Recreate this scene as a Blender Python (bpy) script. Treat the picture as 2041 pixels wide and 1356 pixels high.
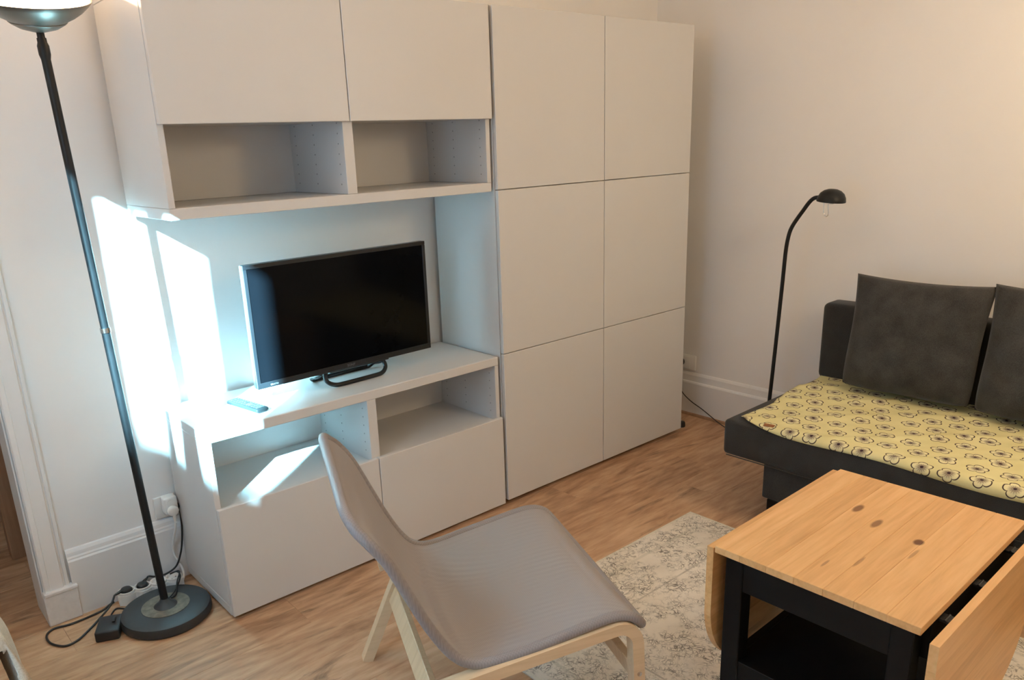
import bpy, bmesh, math, random
from mathutils import Vector, Matrix, noise

random.seed(7)
S = bpy.context.scene
for o in list(bpy.data.objects):
    bpy.data.objects.remove(o)
C = S.collection
PI = math.pi

# ---------------------------------------------------------------- camera
cam_d = bpy.data.cameras.new('camera')
cam = bpy.data.objects.new('camera', cam_d)
C.objects.link(cam)
S.camera = cam
_r = Vector((0.7578399263, -0.6512999858, -0.0385613088))      # image right
_d = Vector((-0.2175945511, -0.1965849824, -0.9560371102))     # image down
_f = Vector((0.6150863821, 0.7329138238, -0.2906992766))       # forward
m = Matrix(((_r.x, -_d.x, -_f.x), (_r.y, -_d.y, -_f.y), (_r.z, -_d.z, -_f.z)))
cam.matrix_world = Matrix.Translation((-0.79450, -2.28567, 1.47652)) @ m.to_4x4()
cam_d.sensor_fit = 'HORIZONTAL'
cam_d.sensor_width = 36.0
cam_d.lens = 36.0 * 1567.05 / 2041.0
cam_d.shift_x = (1020.5 - 976.39) / 2041.0
cam_d.shift_y = (758.47 - 678.0) / 2041.0
cam_d.clip_start = 0.02

# ---------------------------------------------------------------- world, sun, exposure
SKY = (0.42, 0.72, 1.0)
SKY_STRENGTH = 14.0
SUN_STRENGTH = 245.0
LAMP_WATTS = 60.0
FILL_EMISSION = 23.5  # strength of the added globe that fills the room
w = bpy.data.worlds.new('sky')
S.world = w
w.use_nodes = True
bg = w.node_tree.nodes['Background']
bg.inputs[0].default_value = (*SKY, 1)
bg.inputs[1].default_value = SKY_STRENGTH

sun_d = bpy.data.lights.new('sun', 'SUN')
sun_d.energy = SUN_STRENGTH
sun_d.angle = math.radians(1.0)
sun_d.color = (0.36, 0.80, 1.0)
sun = bpy.data.objects.new('sun', sun_d)
C.objects.link(sun)
sun.location = (-4, -4, 4)
sun.rotation_euler = Vector((1.13, 1.0, -0.78)).to_track_quat('-Z', 'Y').to_euler()

WL = -1.35          # inner face of the window wall
port_d = bpy.data.lights.new('window_portal', 'AREA')
port_d.shape = 'RECTANGLE'
port_d.size, port_d.size_y = 1.92, 0.78
port_d.cycles.is_portal = True
port = bpy.data.objects.new('window_portal', port_d)
C.objects.link(port)
port.location = (WL - 0.16, -1.07, 1.3775)
port.rotation_euler = (0, -PI / 2, 0)

vs = S.view_settings
vs.view_transform = 'Standard'
vs.look = 'None'
vs.gamma = 1
vs.use_curve_mapping = False
vs.exposure = 0.05

# ---------------------------------------------------------------- materials
def nt(name):
    mt = bpy.data.materials.new(name)
    mt.use_nodes = True
    n = mt.node_tree
    return mt, n, n.nodes['Principled BSDF']

def N(n, t, **kw):
    x = n.nodes.new(t)
    for k, v in kw.items():
        setattr(x, k, v)
    return x

def math_n(n, op, a, b=None, c=None, clamp=False):
    x = n.nodes.new('ShaderNodeMath')
    x.operation = op
    x.use_clamp = clamp
    for i, v in enumerate((a, b, c)):
        if v is None:
            continue
        if isinstance(v, (int, float)):
            x.inputs[i].default_value = v
        else:
            n.links.new(v, x.inputs[i])
    return x.outputs[0]

def ramp(n, fac, stops):
    r = n.nodes.new('ShaderNodeValToRGB')
    e = r.color_ramp.elements
    while len(e) < len(stops):
        e.new(0.5)
    for q, (p, col) in zip(e, stops):
        q.position = p
        q.color = (*col, 1)
    n.links.new(fac, r.inputs[0])
    return r.outputs[0]

def mixc(n, fac, a, b, mode='MIX'):
    x = n.nodes.new('ShaderNodeMix')
    x.data_type = 'RGBA'
    x.blend_type = mode
    for i, v in ((0, fac), (6, a), (7, b)):
        if isinstance(v, (int, float)):
            x.inputs[i].default_value = v
        elif isinstance(v, tuple):
            x.inputs[i].default_value = (*v, 1)
        else:
            n.links.new(v, x.inputs[i])
    return x.outputs[2]

def noise_n(n, vec, scale, detail=3, rough=0.5, dist=0.0):
    x = n.nodes.new('ShaderNodeTexNoise')
    x.inputs['Scale'].default_value = scale
    x.inputs['Detail'].default_value = detail
    x.inputs['Roughness'].default_value = rough
    x.inputs['Distortion'].default_value = dist
    if vec is not None:
        n.links.new(vec, x.inputs['Vector'])
    return x.outputs['Fac']

def mapping(n, vec, scale=(1, 1, 1), loc=(0, 0, 0), rot=(0, 0, 0)):
    x = n.nodes.new('ShaderNodeMapping')
    x.inputs['Scale'].default_value = scale
    x.inputs['Location'].default_value = loc
    x.inputs['Rotation'].default_value = rot
    n.links.new(vec, x.inputs['Vector'])
    return x.outputs[0]

def bump(n, p, height, strength=0.2, dist=0.002):
    b = n.nodes.new('ShaderNodeBump')
    b.inputs['Strength'].default_value = strength
    b.inputs['Distance'].default_value = dist
    n.links.new(height, b.inputs['Height'])
    n.links.new(b.outputs[0], p.inputs['Normal'])

def plain(name, col, rough=0.5, metal=0.0, spec=0.5, vary=0.0, vscale=8.0, bmp=0.0, bscale=200.0):
    mt, n, p = nt(name)
    p.inputs['Base Color'].default_value = (*col, 1)
    p.inputs['Roughness'].default_value = rough
    p.inputs['Metallic'].default_value = metal
    p.inputs['Specular IOR Level'].default_value = spec
    tc = N(n, 'ShaderNodeTexCoord').outputs['Object']
    if vary:
        f = noise_n(n, tc, vscale, 4, 0.6)
        lo = tuple(c * (1 - vary) for c in col)
        hi = tuple(min(1, c * (1 + vary)) for c in col)
        n.links.new(ramp(n, f, [(0.3, lo), (0.7, hi)]), p.inputs['Base Color'])
    if bmp:
        bump(n, p, noise_n(n, tc, bscale, 3), bmp, 0.001)
    return mt

M = {}
M['laminate'] = plain('white laminate', (0.665, 0.655, 0.645), 0.42, vary=0.012, vscale=3, spec=0.4)
M['edge'] = M['laminate']
M['wall'] = plain('wall paint', (0.87, 0.845, 0.82), 0.85, vary=0.015, vscale=2.5, bmp=0.12, bscale=90)
M['ceiling'] = plain('ceiling paint', (0.84, 0.83, 0.81), 0.9, bmp=0.05, bscale=60)
M['woodwork'] = plain('gloss white woodwork paint', (0.81, 0.80, 0.79), 0.4, vary=0.015, vscale=6, bmp=0.03, bscale=70)
M['chipped'] = plain('chipped woodwork paint', (0.76, 0.745, 0.74), 0.5, vary=0.06, vscale=40, bmp=0.8, bscale=60)
M['plastic'] = plain('white plastic', (0.82, 0.82, 0.80), 0.3, vary=0.01)
M['black_metal'] = plain('black lacquered metal', (0.009, 0.0095, 0.0105), 0.42, spec=0.3, vary=0.2, vscale=20)
M['black_plastic'] = plain('black plastic', (0.018, 0.018, 0.02), 0.45, vary=0.15, vscale=30)
M['rubber'] = plain('black cable rubber', (0.014, 0.014, 0.015), 0.5, vary=0.1)
M['hole'] = plain('drilled hole', (0.34, 0.335, 0.33), 0.8, vary=0.05)
M['lamp_grey'] = plain('dark grey lamp base', (0.030, 0.033, 0.037), 0.55, vary=0.15, vscale=12)
M['felt'] = plain('worn brass plate', (0.17, 0.145, 0.11), 0.5, metal=0.3, vary=0.35, vscale=45)
M['bronze'] = plain('dark bronze bowl', (0.17, 0.155, 0.13), 0.34, metal=0.7, vary=0.1, vscale=10)
M['enamel'] = plain('white enamel reflector', (0.85, 0.84, 0.80), 0.35, vary=0.01)
M['chrome'] = plain('chrome', (0.6, 0.6, 0.6), 0.2, metal=1.0, vary=0.03)
M['tv_frame'] = plain('black tv bezel', (0.010, 0.011, 0.013), 0.3, vary=0.1)
M['screen'] = plain('black tv screen', (0.0025, 0.003, 0.004), 0.1, spec=0.10, vary=0.05)
M['print'] = plain('silver lettering', (0.16, 0.16, 0.17), 0.4, vary=0.03)
M['remote'] = plain('grey remote body', (0.008, 0.011, 0.012), 0.6, spec=0.2, vary=0.1, vscale=30)
M['button'] = plain('pale grey rubber button', (0.03, 0.034, 0.035), 0.7, spec=0.2, vary=0.1, vscale=90)
M['black_wood'] = plain('black stained wood', (0.0045, 0.0044, 0.0047), 0.5, spec=0.18, vary=0.25, vscale=14, bmp=0.15, bscale=60)
M['leather'] = plain('tan leather tag', (0.25, 0.09, 0.025), 0.6, vary=0.15, vscale=60)
M['brown_wood'] = plain('dark brown chest wood', (0.16, 0.075, 0.04), 0.55, vary=0.3, vscale=9)
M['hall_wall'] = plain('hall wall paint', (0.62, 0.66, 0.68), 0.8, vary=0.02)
M['glass_frost'] = None

def fabric(name, c1, c2, scale=420, rough=0.95, bmp=0.5, sheen=0.15):
    mt, n, p = nt(name)
    tc = N(n, 'ShaderNodeTexCoord').outputs['Object']
    f = noise_n(n, tc, scale, 2, 0.6)
    g = noise_n(n, tc, 14, 3, 0.5)
    h = math_n(n, 'MULTIPLY_ADD', g, 0.35, math_n(n, 'MULTIPLY', f, 0.65))
    n.links.new(ramp(n, h, [(0.32, c1), (0.66, c2)]), p.inputs['Base Color'])
    p.inputs['Roughness'].default_value = rough
    p.inputs['Specular IOR Level'].default_value = 0.15
    p.inputs['Sheen Weight'].default_value = sheen
    bump(n, p, f, bmp, 0.001)
    return mt
M['sofa'] = fabric('charcoal sofa weave', (0.022, 0.021, 0.021), (0.052, 0.050, 0.049))
M['cushion'] = fabric('charcoal cushion weave', (0.018, 0.017, 0.016), (0.078, 0.074, 0.069), 520, bmp=0.9)
M['linen'] = fabric('beige linen', (0.42, 0.36, 0.27), (0.60, 0.53, 0.42), 300)

# chair mesh: fine woven net with faint crossing ripples
def chair_mesh_mat(name, ca, cb, ripple):
    mt, n, p = nt(name)
    tc = N(n, 'ShaderNodeTexCoord').outputs['Object']
    sx = N(n, 'ShaderNodeSeparateXYZ')
    n.links.new(tc, sx.inputs[0])
    a = math_n(n, 'SINE', math_n(n, 'MULTIPLY', sx.outputs[0], 900.0))
    b = math_n(n, 'SINE', math_n(n, 'MULTIPLY', sx.outputs[1], 900.0))
    weave = math_n(n, 'MULTIPLY_ADD', math_n(n, 'MULTIPLY', a, b), 0.5, 0.5)
    arc = None
    for cx_, cy_, fr_, ms_ in ((.02, -.46, 330.0, 1.3), (.30, .40, 300.0, 4.1)):
        dx_ = math_n(n, 'SUBTRACT', sx.outputs[0], cx_)
        dy_ = math_n(n, 'SUBTRACT', sx.outputs[1], cy_)
        rr_ = math_n(n, 'SQRT', math_n(n, 'ADD', math_n(n, 'MULTIPLY', math_n(n, 'MULTIPLY', dx_, dx_), .45), math_n(n, 'MULTIPLY', dy_, dy_)))
        w_ = math_n(n, 'SINE', math_n(n, 'MULTIPLY', rr_, fr_))
        mk = math_n(n, 'SUBTRACT', noise_n(n, mapping(n, tc, loc=(ms_, ms_, 0)), 6.0, 1, 0.4), 0.47, clamp=True)
        w_ = math_n(n, 'MULTIPLY', math_n(n, 'MULTIPLY', w_, mk), ripple)
        arc = w_ if arc is None else math_n(n, 'ADD', arc, w_)
    f = math_n(n, 'ADD', math_n(n, 'MULTIPLY_ADD', weave, 0.25, 0.35), arc, clamp=True)
    n.links.new(ramp(n, f, [(0.0, ca), (1.0, cb)]), p.inputs['Base Color'])
    p.inputs['Roughness'].default_value = 0.5
    p.inputs['Specular IOR Level'].default_value = 0.45
    p.inputs['Sheen Weight'].default_value = 0.1
    bump(n, p, weave, 0.25, 0.0008)
    return mt
M['mesh'] = chair_mesh_mat('grey chair mesh', (0.215, 0.195, 0.195), (0.43, 0.40, 0.40), .2)
M['mesh_edge'] = chair_mesh_mat('grey mesh rolled edge', (0.15, 0.137, 0.145), (0.40, 0.37, 0.375), 0.0)

def wood(name, stops, axis=0, grain=(1.2, 26, 26), rough=0.4, spread=0.35, knots=(), fine=0.35, bmp=0.05, coords='Object', dist=1.2, darkveins=0.0):
    """long-grained timber; every piece shifts the grain by its own random number"""
    mt, n, p = nt(name)
    tc = N(n, 'ShaderNodeTexCoord').outputs['Object']
    inf = N(n, 'ShaderNodeObjectInfo')
    if axis == 1:
        grain = (grain[1], grain[0], grain[2])
    if axis == 2:
        grain = (grain[1], grain[2], grain[0])
    rnd = inf.outputs['Random']
    off = N(n, 'ShaderNodeCombineXYZ')
    n.links.new(math_n(n, 'MULTIPLY', rnd, 37.0), off.inputs[0])
    n.links.new(math_n(n, 'MULTIPLY', rnd, 91.0), off.inputs[1])
    n.links.new(math_n(n, 'MULTIPLY', rnd, 53.0), off.inputs[2])
    v = N(n, 'ShaderNodeVectorMath', operation='ADD')
    n.links.new(tc, v.inputs[0])
    n.links.new(off.outputs[0], v.inputs[1])
    mp = mapping(n, v.outputs[0], grain)
    a = noise_n(n, mp, 1.0, 5, 0.62, dist)
    mp2 = mapping(n, v.outputs[0], tuple(g * 5 for g in grain))
    b = noise_n(n, mp2, 1.0, 3, 0.5)
    f = math_n(n, 'ADD', math_n(n, 'MULTIPLY', a, 1 - fine), math_n(n, 'MULTIPLY', b, fine))
    f = math_n(n, 'ADD', f, math_n(n, 'MULTIPLY', math_n(n, 'SUBTRACT', rnd, 0.5), spread))
    col = ramp(n, f, stops)
    if darkveins:
        mp3 = mapping(n, v.outputs[0], tuple(g * 0.75 for g in grain), loc=(3, 7, 1))
        d = noise_n(n, mp3, 1.0, 6, 0.7, 2.0)
        d = math_n(n, 'MULTIPLY', math_n(n, 'SUBTRACT', d, 0.58, clamp=True), 6.0, clamp=True)
        col = mixc(n, math_n(n, 'MULTIPLY', d, darkveins), col, (0.07, 0.04, 0.022))
        vo = N(n, 'ShaderNodeTexVoronoi')
        vo.inputs['Scale'].default_value = 1.0
        n.links.new(mapping(n, v.outputs[0], (2.4, 7.5, 7.5)), vo.inputs['Vector'])
        k = math_n(n, 'MULTIPLY', math_n(n, 'SUBTRACT', 0.16, vo.outputs['Distance'], clamp=True), 7.0, clamp=True)
        k = math_n(n, 'MULTIPLY', k, noise_n(n, tc, 60, 2, 0.5))
        col = mixc(n, k, col, (0.055, 0.03, 0.018))
    if knots:
        g = N(n, 'ShaderNodeNewGeometry').outputs['Position']
        for (kx, ky, kz, r, sx, dk) in knots:
            q = N(n, 'ShaderNodeVectorMath', operation='SUBTRACT')
            n.links.new(g, q.inputs[0])
            q.inputs[1].default_value = (kx, ky, kz)
            q2 = mapping(n, q.outputs[0], (1 / sx, 1, 1))
            le = N(n, 'ShaderNodeVectorMath', operation='LENGTH')
            n.links.new(q2, le.inputs[0])
            k = math_n(n, 'SUBTRACT', 1.0, math_n(n, 'DIVIDE', le.outputs['Value'], r), clamp=True)
            k = math_n(n, 'MULTIPLY', k, 2.6, clamp=True)
            col = mixc(n, math_n(n, 'MULTIPLY', k, dk), col, (0.13, 0.045, 0.015))
    n.links.new(col, p.inputs['Base Color'])
    p.inputs['Roughness'].default_value = rough
    p.inputs['Specular IOR Level'].default_value = 0.35
    bump(n, p, f, bmp, 0.002)
    return mt
M['oak'] = wood('oak laminate plank', [(0.24, (0.25, 0.128, 0.066)), (0.44, (0.47, 0.275, 0.158)), (0.60, (0.60, 0.378, 0.228)), (0.78, (0.71, 0.48, 0.31))], 0, (1.7, 9.5, 9.5), 0.5, 0.20, darkveins=0.85, dist=2.4, fine=.42)
KN = [(1.045, -1.655, .525, .013, 1.5, .95), (1.12, -1.475, .525, .012, 2.6, .8), (1.07, -1.545, .525, .011, 3.0, .75),
      (0.86, -1.60, .525, .005, 7.0, .45), (0.98, -1.67, .525, .005, 7.0, .4), (0.80, -1.55, .525, .004, 6.0, .45),
      (1.0, -1.846, .43, .011, 2.2, .9)]
PINE = [(0.2, (0.52, 0.27, 0.10)), (0.5, (0.72, 0.415, 0.18)), (0.8, (0.84, 0.53, 0.26))]
M['pine'] = wood('oiled pine stave', PINE, 0, (1.6, 22, 22), 0.38, 0.22, KN, dist=1.6)
M['birch'] = wood('pale birch veneer', [(0.25, (0.58, 0.41, 0.24)), (0.5, (0.70, 0.52, 0.33)), (0.8, (0.78, 0.60, 0.40))], 0, (2, 30, 30), 0.4, 0.1)
M['hall_wood'] = wood('brown door frame wood', [(0.3, (0.30, 0.16, 0.09)), (0.7, (0.42, 0.25, 0.15))], 2, (1.5, 30, 30), 0.5, 0.1)

def glass_mat():
    mt, n, p = nt('window glass')
    n.nodes.remove(p)
    out = n.nodes['Material Output']
    t = N(n, 'ShaderNodeBsdfTransparent')
    g = N(n, 'ShaderNodeBsdfGlossy')
    g.inputs['Roughness'].default_value = 0.02
    mx = N(n, 'ShaderNodeMixShader')
    mx.inputs[0].default_value = 0.05
    n.links.new(t.outputs[0], mx.inputs[1])
    n.links.new(g.outputs[0], mx.inputs[2])
    n.links.new(mx.outputs[0], out.inputs[0])
    return mt
M['glass'] = glass_mat()

M['render'] = plain('grey house render', (0.42, 0.43, 0.44), 0.9, vary=0.08, vscale=2)
M['slate'] = plain('slate roof', (0.10, 0.105, 0.115), 0.7, vary=0.2, vscale=5)

def emit(name, col, st):
    mt, n, p = nt(name)
    p.inputs['Base Color'].default_value = (0.9, 0.85, 0.75, 1)
    p.inputs['Emission Color'].default_value = (*col, 1)
    p.inputs['Emission Strength'].default_value = st
    return mt
M['glass_frost'] = emit('lit frosted glass', (1.0, 0.80, 0.52), 7.0)
M['globe'] = emit('added fill globe', (1.0, 0.755, 0.48), FILL_EMISSION)

def throw_mat():
    mt, n, p = nt('yellow floral throw')
    tc = N(n, 'ShaderNodeTexCoord').outputs['UV']
    sp = N(n, 'ShaderNodeSeparateXYZ')
    n.links.new(tc, sp.inputs[0])
    cell = 0.088
    gx = math_n(n, 'DIVIDE', sp.outputs[0], cell)
    gy0 = math_n(n, 'DIVIDE', sp.outputs[1], cell * 1.05)
    row = math_n(n, 'FLOOR', gx)
    gy = math_n(n, 'ADD', gy0, math_n(n, 'MULTIPLY', math_n(n, 'MODULO', math_n(n, 'ABSOLUTE', row), 2.0), 0.5))
    col = math_n(n, 'FLOOR', gy)
    cb = N(n, 'ShaderNodeCombineXYZ')
    n.links.new(row, cb.inputs[0])
    n.links.new(col, cb.inputs[1])
    wn = N(n, 'ShaderNodeTexWhiteNoise', noise_dimensions='2D')
    n.links.new(cb.outputs[0], wn.inputs['Vector'])
    sc = N(n, 'ShaderNodeSeparateColor')
    n.links.new(wn.outputs['Color'], sc.inputs[0])
    fx = math_n(n, 'SUBTRACT', math_n(n, 'SUBTRACT', math_n(n, 'FRACT', gx), 0.5), math_n(n, 'MULTIPLY', math_n(n, 'SUBTRACT', sc.outputs[0], .5), .2))
    fy = math_n(n, 'SUBTRACT', math_n(n, 'SUBTRACT', math_n(n, 'FRACT', gy), 0.5), math_n(n, 'MULTIPLY', math_n(n, 'SUBTRACT', sc.outputs[1], .5), .2))
    r = math_n(n, 'SQRT', math_n(n, 'ADD', math_n(n, 'MULTIPLY', fx, fx), math_n(n, 'MULTIPLY', fy, fy)))
    th = math_n(n, 'ADD', math_n(n, 'ARCTAN2', fy, fx), math_n(n, 'MULTIPLY', sc.outputs[2], 6.283))
    pet = math_n(n, 'ABSOLUTE', math_n(n, 'COSINE', math_n(n, 'MULTIPLY', th, 2.5)))
    R = math_n(n, 'MULTIPLY_ADD', math_n(n, 'POWER', pet, 0.55), 0.13, 0.22)
    dd = math_n(n, 'ABSOLUTE', math_n(n, 'SUBTRACT', r, R))
    line = math_n(n, 'MULTIPLY', math_n(n, 'SUBTRACT', 0.028, dd, clamp=True), 70.0, clamp=True)
    inside = math_n(n, 'MULTIPLY', math_n(n, 'SUBTRACT', R, r, clamp=True), 40.0, clamp=True)
    rays = math_n(n, 'MULTIPLY_ADD', math_n(n, 'SINE', math_n(n, 'MULTIPLY', th, 15.0)), 0.5, 0.5)
    core = math_n(n, 'MULTIPLY', math_n(n, 'SUBTRACT', 0.235, r, clamp=True), 7.5, clamp=True)
    core = math_n(n, 'MULTIPLY', core, math_n(n, 'MULTIPLY_ADD', rays, 0.6, 0.4))
    core2 = math_n(n, 'MULTIPLY', math_n(n, 'SUBTRACT', 0.07, r, clamp=True), 40.0, clamp=True)
    base = ramp(n, noise_n(n, tc, 9, 3), [(0.3, (0.70, 0.645, 0.33)), (0.7, (0.80, 0.745, 0.41))])
    c1 = mixc(n, math_n(n, 'MULTIPLY', inside, 0.55), base, (0.82, 0.77, 0.52))
    c2 = mixc(n, core, c1, (0.10, 0.05, 0.07))
    c3 = mixc(n, core2, c2, (0.04, 0.02, 0.03))
    c4 = mixc(n, line, c3, (0.05, 0.03, 0.035))
    n.links.new(c4, p.inputs['Base Color'])
    p.inputs['Roughness'].default_value = 0.9
    p.inputs['Specular IOR Level'].default_value = 0.2
    bump(n, p, noise_n(n, tc, 900, 2), 0.2, 0.0006)
    return mt
M['throw'] = throw_mat()

RUGX0, RUGX1, RUGY0, RUGY1 = 0.495, 1.675, -2.30, -0.578
def rug_mat():
    mt, n, p = nt('faded oriental rug pile')
    g = N(n, 'ShaderNodeTexCoord').outputs['Object']
    sp = N(n, 'ShaderNodeSeparateXYZ')
    n.links.new(g, sp.inputs[0])
    hx, hy = (RUGX1 - RUGX0) / 2, (RUGY1 - RUGY0) / 2
    ex = math_n(n, 'SUBTRACT', hx, math_n(n, 'ABSOLUTE', sp.outputs[0]))
    ey = math_n(n, 'SUBTRACT', hy, math_n(n, 'ABSOLUTE', sp.outputs[1]))
    e = math_n(n, 'MINIMUM', ex, ey)
    def band(a, b, soft=300.0):
        return math_n(n, 'MULTIPLY', math_n(n, 'MULTIPLY', math_n(n, 'SUBTRACT', e, a, clamp=True), soft, clamp=True),
                      math_n(n, 'MULTIPLY', math_n(n, 'SUBTRACT', b, e, clamp=True), soft, clamp=True))
    wv = N(n, 'ShaderNodeTexNoise')
    wv.inputs['Scale'].default_value = 18
    n.links.new(g, wv.inputs['Vector'])
    va = N(n, 'ShaderNodeVectorMath', operation='MULTIPLY_ADD')
    n.links.new(wv.outputs['Color'], va.inputs[0])
    va.inputs[1].default_value = (0.06, 0.06, 0.0)
    n.links.new(g, va.inputs[2])
    vo = N(n, 'ShaderNodeTexVoronoi', feature='DISTANCE_TO_EDGE')
    vo.inputs['Scale'].default_value = 58
    n.links.new(va.outputs[0], vo.inputs['Vector'])
    curl = math_n(n, 'MULTIPLY', math_n(n, 'SUBTRACT', 0.10, vo.outputs['Distance'], clamp=True), 16.0, clamp=True)
    vo2 = N(n, 'ShaderNodeTexVoronoi')
    vo2.inputs['Scale'].default_value = 24
    n.links.new(va.outputs[0], vo2.inputs['Vector'])
    ring = math_n(n, 'MULTIPLY_ADD', math_n(n, 'SINE', math_n(n, 'MULTIPLY', vo2.outputs['Distance'], 42.0)), 0.5, 0.5)
    ring = math_n(n, 'MULTIPLY', math_n(n, 'SUBTRACT', ring, 0.62, clamp=True), 2.6, clamp=True)
    patch = math_n(n, 'MULTIPLY', math_n(n, 'SUBTRACT', noise_n(n, g, 10, 3, 0.6), 0.40, clamp=True), 6.0, clamp=True)
    patch2 = math_n(n, 'MULTIPLY', math_n(n, 'SUBTRACT', noise_n(n, g, 42, 3, 0.65), 0.385, clamp=True), 7.0, clamp=True)
    pat = math_n(n, 'MULTIPLY', math_n(n, 'MAXIMUM', curl, ring), math_n(n, 'MULTIPLY', patch, patch2))
    bmask = math_n(n, 'MULTIPLY', band(0.035, 0.085, 120.0), math_n(n, 'MULTIPLY', math_n(n, 'MAXIMUM', curl, ring), patch2))
    pat = math_n(n, 'MAXIMUM', pat, math_n(n, 'MULTIPLY', bmask, 0.8))
    inner = math_n(n, 'MULTIPLY', band(0.26, 0.268, 900.0), noise_n(n, g, 25, 2))
    pat = math_n(n, 'MAXIMUM', pat, math_n(n, 'MULTIPLY', inner, 0.9))
    base = ramp(n, noise_n(n, g, 5.5, 4, 0.6), [(0.3, (0.74, 0.685, 0.605)), (0.5, (0.84, 0.785, 0.70)), (0.7, (0.88, 0.83, 0.75))])
    gr = ramp(n, noise_n(n, g, 7, 2), [(0.35, (0.06, 0.056, 0.05)), (0.65, (0.13, 0.11, 0.09))])
    c = mixc(n, math_n(n, 'MULTIPLY', pat, 0.78), base, gr)
    c = mixc(n, math_n(n, 'MULTIPLY', band(-0.01, 0.014, 300.0), 0.6), c, (0.74, 0.71, 0.60))
    c = mixc(n, math_n(n, 'MULTIPLY', band(0.085, 0.10, 400.0), 0.35), c, (0.50, 0.49, 0.42))
    n.links.new(c, p.inputs['Base Color'])
    p.inputs['Roughness'].default_value = 0.95
    p.inputs['Specular IOR Level'].default_value = 0.1
    bump(n, p, noise_n(n, g, 500, 2), 0.5, 0.002)
    return mt
M['rug'] = rug_mat()

# ---------------------------------------------------------------- mesh helpers
def new_bm():
    return bmesh.new()

def box(bm, x0, x1, y0, y1, z0, z1, bev=0.0, seg=2):
    b = bmesh.new()
    r = bmesh.ops.create_cube(b, size=1)
    for v in r['verts']:
        v.co = Vector(((x0 + x1) / 2 + v.co.x * (x1 - x0), (y0 + y1) / 2 + v.co.y * (y1 - y0), (z0 + z1) / 2 + v.co.z * (z1 - z0)))
    if bev:
        bmesh.ops.bevel(b, geom=b.edges[:], offset=bev, segments=seg, affect='EDGES', profile=0.5)
    join(bm, b)
    return bm

def join(bm, b, mat=None):
    vm = {}
    for v in b.verts:
        vm[v] = bm.verts.new(mat @ v.co if mat else v.co)
    for f in b.faces:
        try:
            bm.faces.new([vm[v] for v in f.verts])
        except ValueError:
            pass
    b.free()

def prism(bm, pts, ext, place):
    """close a 2D outline into a solid: place(a, b, t) with t = 0..ext"""
    lo = [bm.verts.new(place(a, b, 0.0)) for a, b in pts]
    hi = [bm.verts.new(place(a, b, ext)) for a, b in pts]
    bm.faces.new(lo)
    bm.faces.new(hi[::-1])
    k = len(pts)
    for i in range(k):
        bm.faces.new((lo[i], hi[i], hi[(i + 1) % k], lo[(i + 1) % k]))
    return bm

def catmull(pts, n=8, closed=False):
    P = [Vector(p) for p in pts]
    out = []
    L = len(P)
    rng = L if closed else L - 1
    for i in range(rng):
        a = P[(i - 1) % L] if closed or i > 0 else P[0] * 2 - P[1]
        b = P[i]
        c = P[(i + 1) % L]
        d = P[(i + 2) % L] if closed or i + 2 < L else P[-1] * 2 - P[-2]
        for k in range(n):
            t = k / n
            out.append(0.5 * ((2 * b) + (c - a) * t + (2 * a - 5 * b + 4 * c - d) * t * t + (3 * b - a - 3 * c + d) * t ** 3))
    if not closed:
        out.append(P[-1])
    return out

def tube(bm, path, r, seg=10, closed=False, taper=None):
    P = [Vector(p) for p in path]
    L = len(P)
    rings = []
    up = Vector((0, 0, 1))
    prev = None
    for i in range(L):
        if closed:
            t = P[(i + 1) % L] - P[(i - 1) % L]
        else:
            t = P[min(i + 1, L - 1)] - P[max(i - 1, 0)]
        t.normalize()
        if prev is None:
            a = up.cross(t)
            if a.length < 0.05:
                a = Vector((1, 0, 0)).cross(t)
            a.normalize()
        else:
            a = prev - t * prev.dot(t)
            a.normalize()
        prev = a
        b = t.cross(a)
        rr = r if taper is None else r * taper(i / (L - 1))
        rings.append([bm.verts.new(P[i] + (a * math.cos(2 * PI * k / seg) + b * math.sin(2 * PI * k / seg)) * rr) for k in range(seg)])
    for i in range(L if closed else L - 1):
        A, B = rings[i], rings[(i + 1) % L]
        for k in range(seg):
            bm.faces.new((A[k], A[(k + 1) % seg], B[(k + 1) % seg], B[k]))
    if not closed:
        bm.faces.new(rings[0][::-1])
        bm.faces.new(rings[-1])
    return bm

def lathe(bm, prof, seg=32, mat=None, a0=0.0, a1=2 * PI):
    full = abs(a1 - a0 - 2 * PI) < 1e-6
    cols = []
    nseg = seg if full else seg + 1
    for k in range(nseg):
        a = a0 + (a1 - a0) * k / seg
        col = []
        for r, z in prof:
            v = Vector((max(r, 1e-5) * math.cos(a), max(r, 1e-5) * math.sin(a), z))
            col.append(bm.verts.new(mat @ v if mat else v))
        cols.append(col)
    for k in range(seg):
        A, B = cols[k], cols[(k + 1) % nseg]
        for i in range(len(prof) - 1):
            bm.faces.new((A[i], B[i], B[i + 1], A[i + 1]))
    if full:
        bmesh.ops.remove_doubles(bm, verts=bm.verts[:], dist=2e-5)
    return bm

def sweep_rect(bm, path, half_w, half_t, axis):
    """rectangular section along a planar path; axis = the width direction"""
    P = [Vector(p) for p in path]
    ax = Vector(axis).normalized()
    rings = []
    for i in range(len(P)):
        t = (P[min(i + 1, len(P) - 1)] - P[max(i - 1, 0)]).normalized()
        nn = t.cross(ax).normalized()
        rings.append([bm.verts.new(P[i] + ax * half_w * sa + nn * half_t * sb) for sa, sb in ((-1, -1), (1, -1), (1, 1), (-1, 1))])
    for A, B in zip(rings, rings[1:]):
        for k in range(4):
            bm.faces.new((A[k], A[(k + 1) % 4], B[(k + 1) % 4], B[k]))
    bm.faces.new(rings[0][::-1])
    bm.faces.new(rings[-1])
    return bm

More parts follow.
